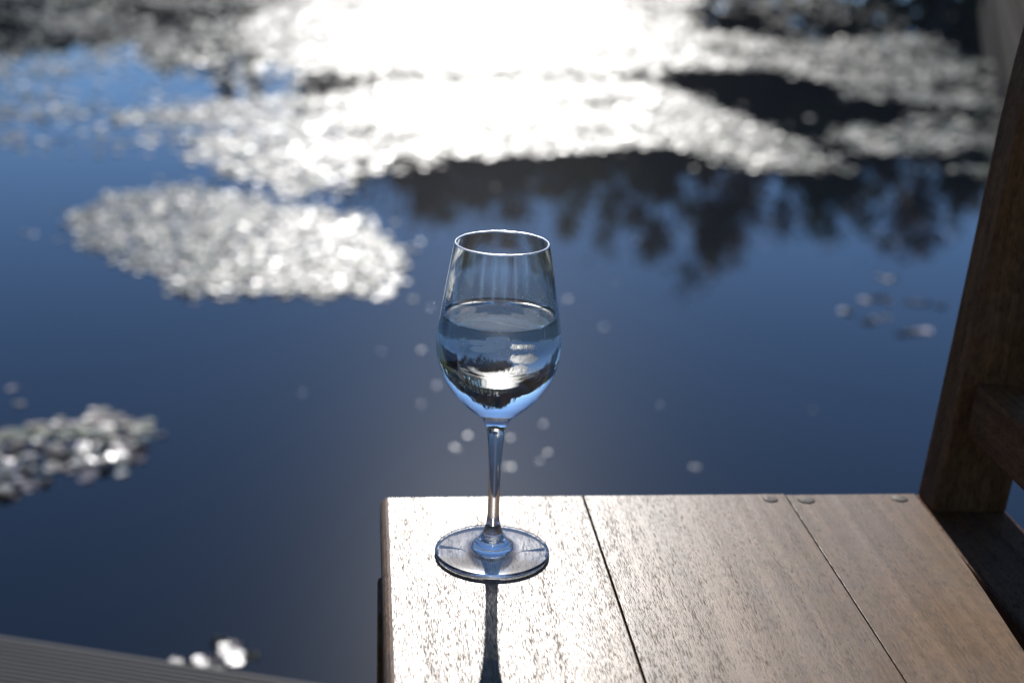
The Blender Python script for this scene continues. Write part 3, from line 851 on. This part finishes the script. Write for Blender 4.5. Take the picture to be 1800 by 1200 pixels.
SPARE = [(-0.528, 2.811), (-0.516, 2.796), (-0.096, 3.718), (-0.059, 3.796), (-0.829, 2.172), (-0.836, 2.169), (-0.802, 2.08), (-0.795, 2.077), (-1.088, 3.492), (-1.061, 3.48), (-0.988, 3.53), (0.424, 3.915), (0.38, 4.188), (0.51, 4.269), (0.594, 4.644), (0.796, 4.584), (0.09, 3.434), (0.759, 3.457), (2.012, 6.015), (2.309, 6.299), (2.328, 6.249), (0.051, 4.768), (0.249, 4.368), (0.269, 4.05)]
pads += [(x, y, random.uniform(.004, .007) if x > .2 else random.uniform(.007, .012), 'S') for x, y in SPARE]

def leaf_mesh(k, mat):
    """round floating leaf with a notch, slightly cupped, unit radius"""
    bm = bmesh.new()
    ctrv = bm.verts.new((0, 0, .02))
    ring = []
    for i in range(14):
        an = .22+(2*math.pi-.44)*i/13
        rr = 1+.06*math.sin(3*an+k)+random.uniform(-.03, .03)
        ring.append((bm.verts.new((.6*rr*math.cos(an), .6*rr*math.sin(an), .02+.010*math.sin(an*2+k))), bm.verts.new((rr*math.cos(an), rr*math.sin(an), .022*math.sin(an*2+k*1.7)+.025))))
    for i in range(13):
        bm.faces.new((ctrv, ring[i][0], ring[i+1][0]))
        bm.faces.new((ring[i][0], ring[i][1], ring[i+1][1], ring[i+1][0]))
    bmesh.ops.solidify(bm, geom=bm.faces[:], thickness=.04)
    bmesh.ops.recalc_face_normals(bm, faces=bm.faces[:])
    me = bpy.data.meshes.new('floating_leaf'); bm.to_mesh(me); bm.free()
    me.materials.append(mat)
    return me
LEAVES = [leaf_mesh(k, M_PAD) for k in range(6)]
PALE = [leaf_mesh(k, M_PALE) for k in range(6)]
LAB = {
    'A': ('small round leaf floating in the big bright patch left of the wine glass', 'leaves of the bright patch left of the wine glass'),
    'B': ('small round leaf floating in the loose cluster at the left edge above the deck', 'leaves of the loose cluster above the deck'),
    'C': ('small pale leaf floating in the sparse cluster beside the bench post', 'leaves of the sparse cluster beside the bench post'),
    'D': ('small gleaming leaf floating tight against the deck edge', 'leaves against the deck edge'),
    'S': ('single small leaf drifting apart from the big leaf patches', 'single leaves drifting apart from the patches'),
}
single = [p for p in pads if p[3] in LAB]
dist = lambda p: math.hypot(p[0]-CAM.x, p[1]-CAM.y)
single.sort(key=dist)
first = [p for p in single if p[3] in 'CDS'] + [p for p in single if p[3] == 'B'][:140]
first += [p for p in single if p[3] == 'A'][:max(0, 275-len(first))]
chosen = {id(p) for p in first}
ones, rest = first, [p for p in pads if id(p) not in chosen]
print({k: sum(p[3] == k for p in ones) for k in 'ABCDS'}, 'B left', sum(p[3] == 'B' for p in rest))
def put_leaf(x, y, r_, name, label, cat, group, tilt=4, pale=False):
    o = bpy.data.objects.new(name, random.choice(PALE if pale else LEAVES)); C.objects.link(o)
    o.location = (x, y, WATER_Z+.0015+random.uniform(0, .0015)); o.scale = (r_, r_, r_)
    o.rotation_euler = (math.radians(random.gauss(0, tilt)), math.radians(random.gauss(0, tilt)), random.uniform(0, 6.28))
    tag(o, label, cat, group)
    return o
S_LAB = {(-0.528, 2.811): 'lone leaf below the bright patch, left one of a touching pair', (-0.516, 2.796): 'lone leaf below the bright patch, right one of a touching pair',
         (-0.829, 2.172): 'lone leaf above the loose left cluster, right one of the upper pair', (-0.836, 2.169): 'lone leaf above the loose left cluster, left one of the upper pair',
         (-0.802, 2.08): 'lone leaf above the loose left cluster, left one of the lower pair', (-0.795, 2.077): 'lone leaf above the loose left cluster, right one of the lower pair'}
for x, y, r_, key in ones:
    put_leaf(x, y, r_, 'floating_leaf', S_LAB.get((x, y), LAB[key][0]), 'leaf', LAB[key][1], {'D': 8, 'B': 13, 'C': 8}.get(key, 5), key in 'BCDS')
def speck_mesh():
    bm = bmesh.new()
    bmesh.ops.create_uvsphere(bm, u_segments=16, v_segments=10, radius=1)
    bmesh.ops.scale(bm, vec=(1, 1.25, .2), verts=bm.verts)
    me = bpy.data.meshes.new('floating_speck'); bm.to_mesh(me); bm.free()
    me.polygons.foreach_set('use_smooth', [True]*len(me.polygons)); me.materials.append(M_SPECK)
    return me
SPK = speck_mesh()
SPECK_LAB = ['glinting speck alone on the water right of the bowl, level with the upper drink', 'faint speck just right of the bowl at the height of the drink surface', 'speck right of the bowl a little below its widest part', 'speck close left of the bowl where it narrows', 'faint speck left of the bowl bottom, higher of two', 'bright speck left of the upper stem, lower one of a touching pair', 'bright speck left of the upper stem, upper one of a touching pair', 'bright round speck nearest the stem on its left side', 'brightest speck right of the stem, left one of a touching pair', 'brightest speck right of the stem, right one of a touching pair', 'bright speck right of the stem just under the bowl', "speck right of the bowl bottom at a hand's breadth from the stem", 'speck right of the stem, upper one of the outer two', 'speck right of the stem, lower one of the outer two', 'lone faint speck far left of the bowl', 'lone faint speck on open water midway between the bowl and the left leaf cluster', 'lone pale speck above the middle seat plank, left one of a pair', 'lone pale speck above the middle seat plank, right one of a pair', 'faint speck touching the left outline of the bowl at the drink surface', 'very faint speck on open water right of the bowl bottom', 'very faint speck on open water near the bench post', 'speck seen through the empty upper part of the glass bowl', 'speck at the right outline of the lower bowl', 'faint speck left of the bowl bottom, farther from the stem']
for (x, y), lab_ in zip(SPECK, SPECK_LAB):
    o = bpy.data.objects.new('floating_speck', SPK); C.objects.link(o)
    r_ = random.uniform(.0025, .005)
    o.location = (x, y, WATER_Z+.0006); o.scale = (r_, r_, r_); o.rotation_euler = (0, 0, random.uniform(0, 6.28))
    tag(o, lab_, 'speck', 'glinting specks on the open water')
# the rest as one sheet of small leaves
N = len(rest)
R = np.array([(p[0], p[1], p[2]) for p in rest])
k = 8
ang = np.linspace(0, 2*np.pi, k, endpoint=False)
tx, ty = np.radians(rng.normal(0, 5.0, N)), np.radians(rng.normal(0, 5.0, N))
a0 = rng.uniform(0, 6.28, N)
dx = R[:, 2, None]*np.cos(ang[None]+a0[:, None])*(1+rng.normal(0, .06, (N, k))); dy = R[:, 2, None]*np.sin(ang[None]+a0[:, None])*(1+rng.normal(0, .06, (N, k)))
vz = WATER_Z+.002+rng.uniform(0, .003, N)[:, None]+dx*np.tan(tx)[:, None]+dy*np.tan(ty)[:, None]
co = np.stack([R[:, 0, None]+dx, R[:, 1, None]+dy, np.maximum(vz, WATER_Z+.0004)], 2).reshape(-1, 3)
me = bpy.data.meshes.new('leaf_cover')
me.vertices.add(N*k); me.vertices.foreach_set('co', co.ravel())
me.loops.add(N*k); me.loops.foreach_set('vertex_index', np.arange(N*k))
me.polygons.add(N); me.polygons.foreach_set('loop_start', np.arange(0, N*k, k))
me.update(calc_edges=True)
tag(link('leaf_cover', me, M_PAD), 'sheets of small floating leaves covering the farther pond', 'leaf cover', kind='stuff')
print('pads', len(ones), N)

# ------------------------------------------------------------------ store at the scene's unit scale
for o in list(C.objects):
    if o.parent is None:
        o.location = o.location*K_UNIT
        if o.type not in {'CAMERA', 'LIGHT'}:
            o.scale = o.scale*K_UNIT
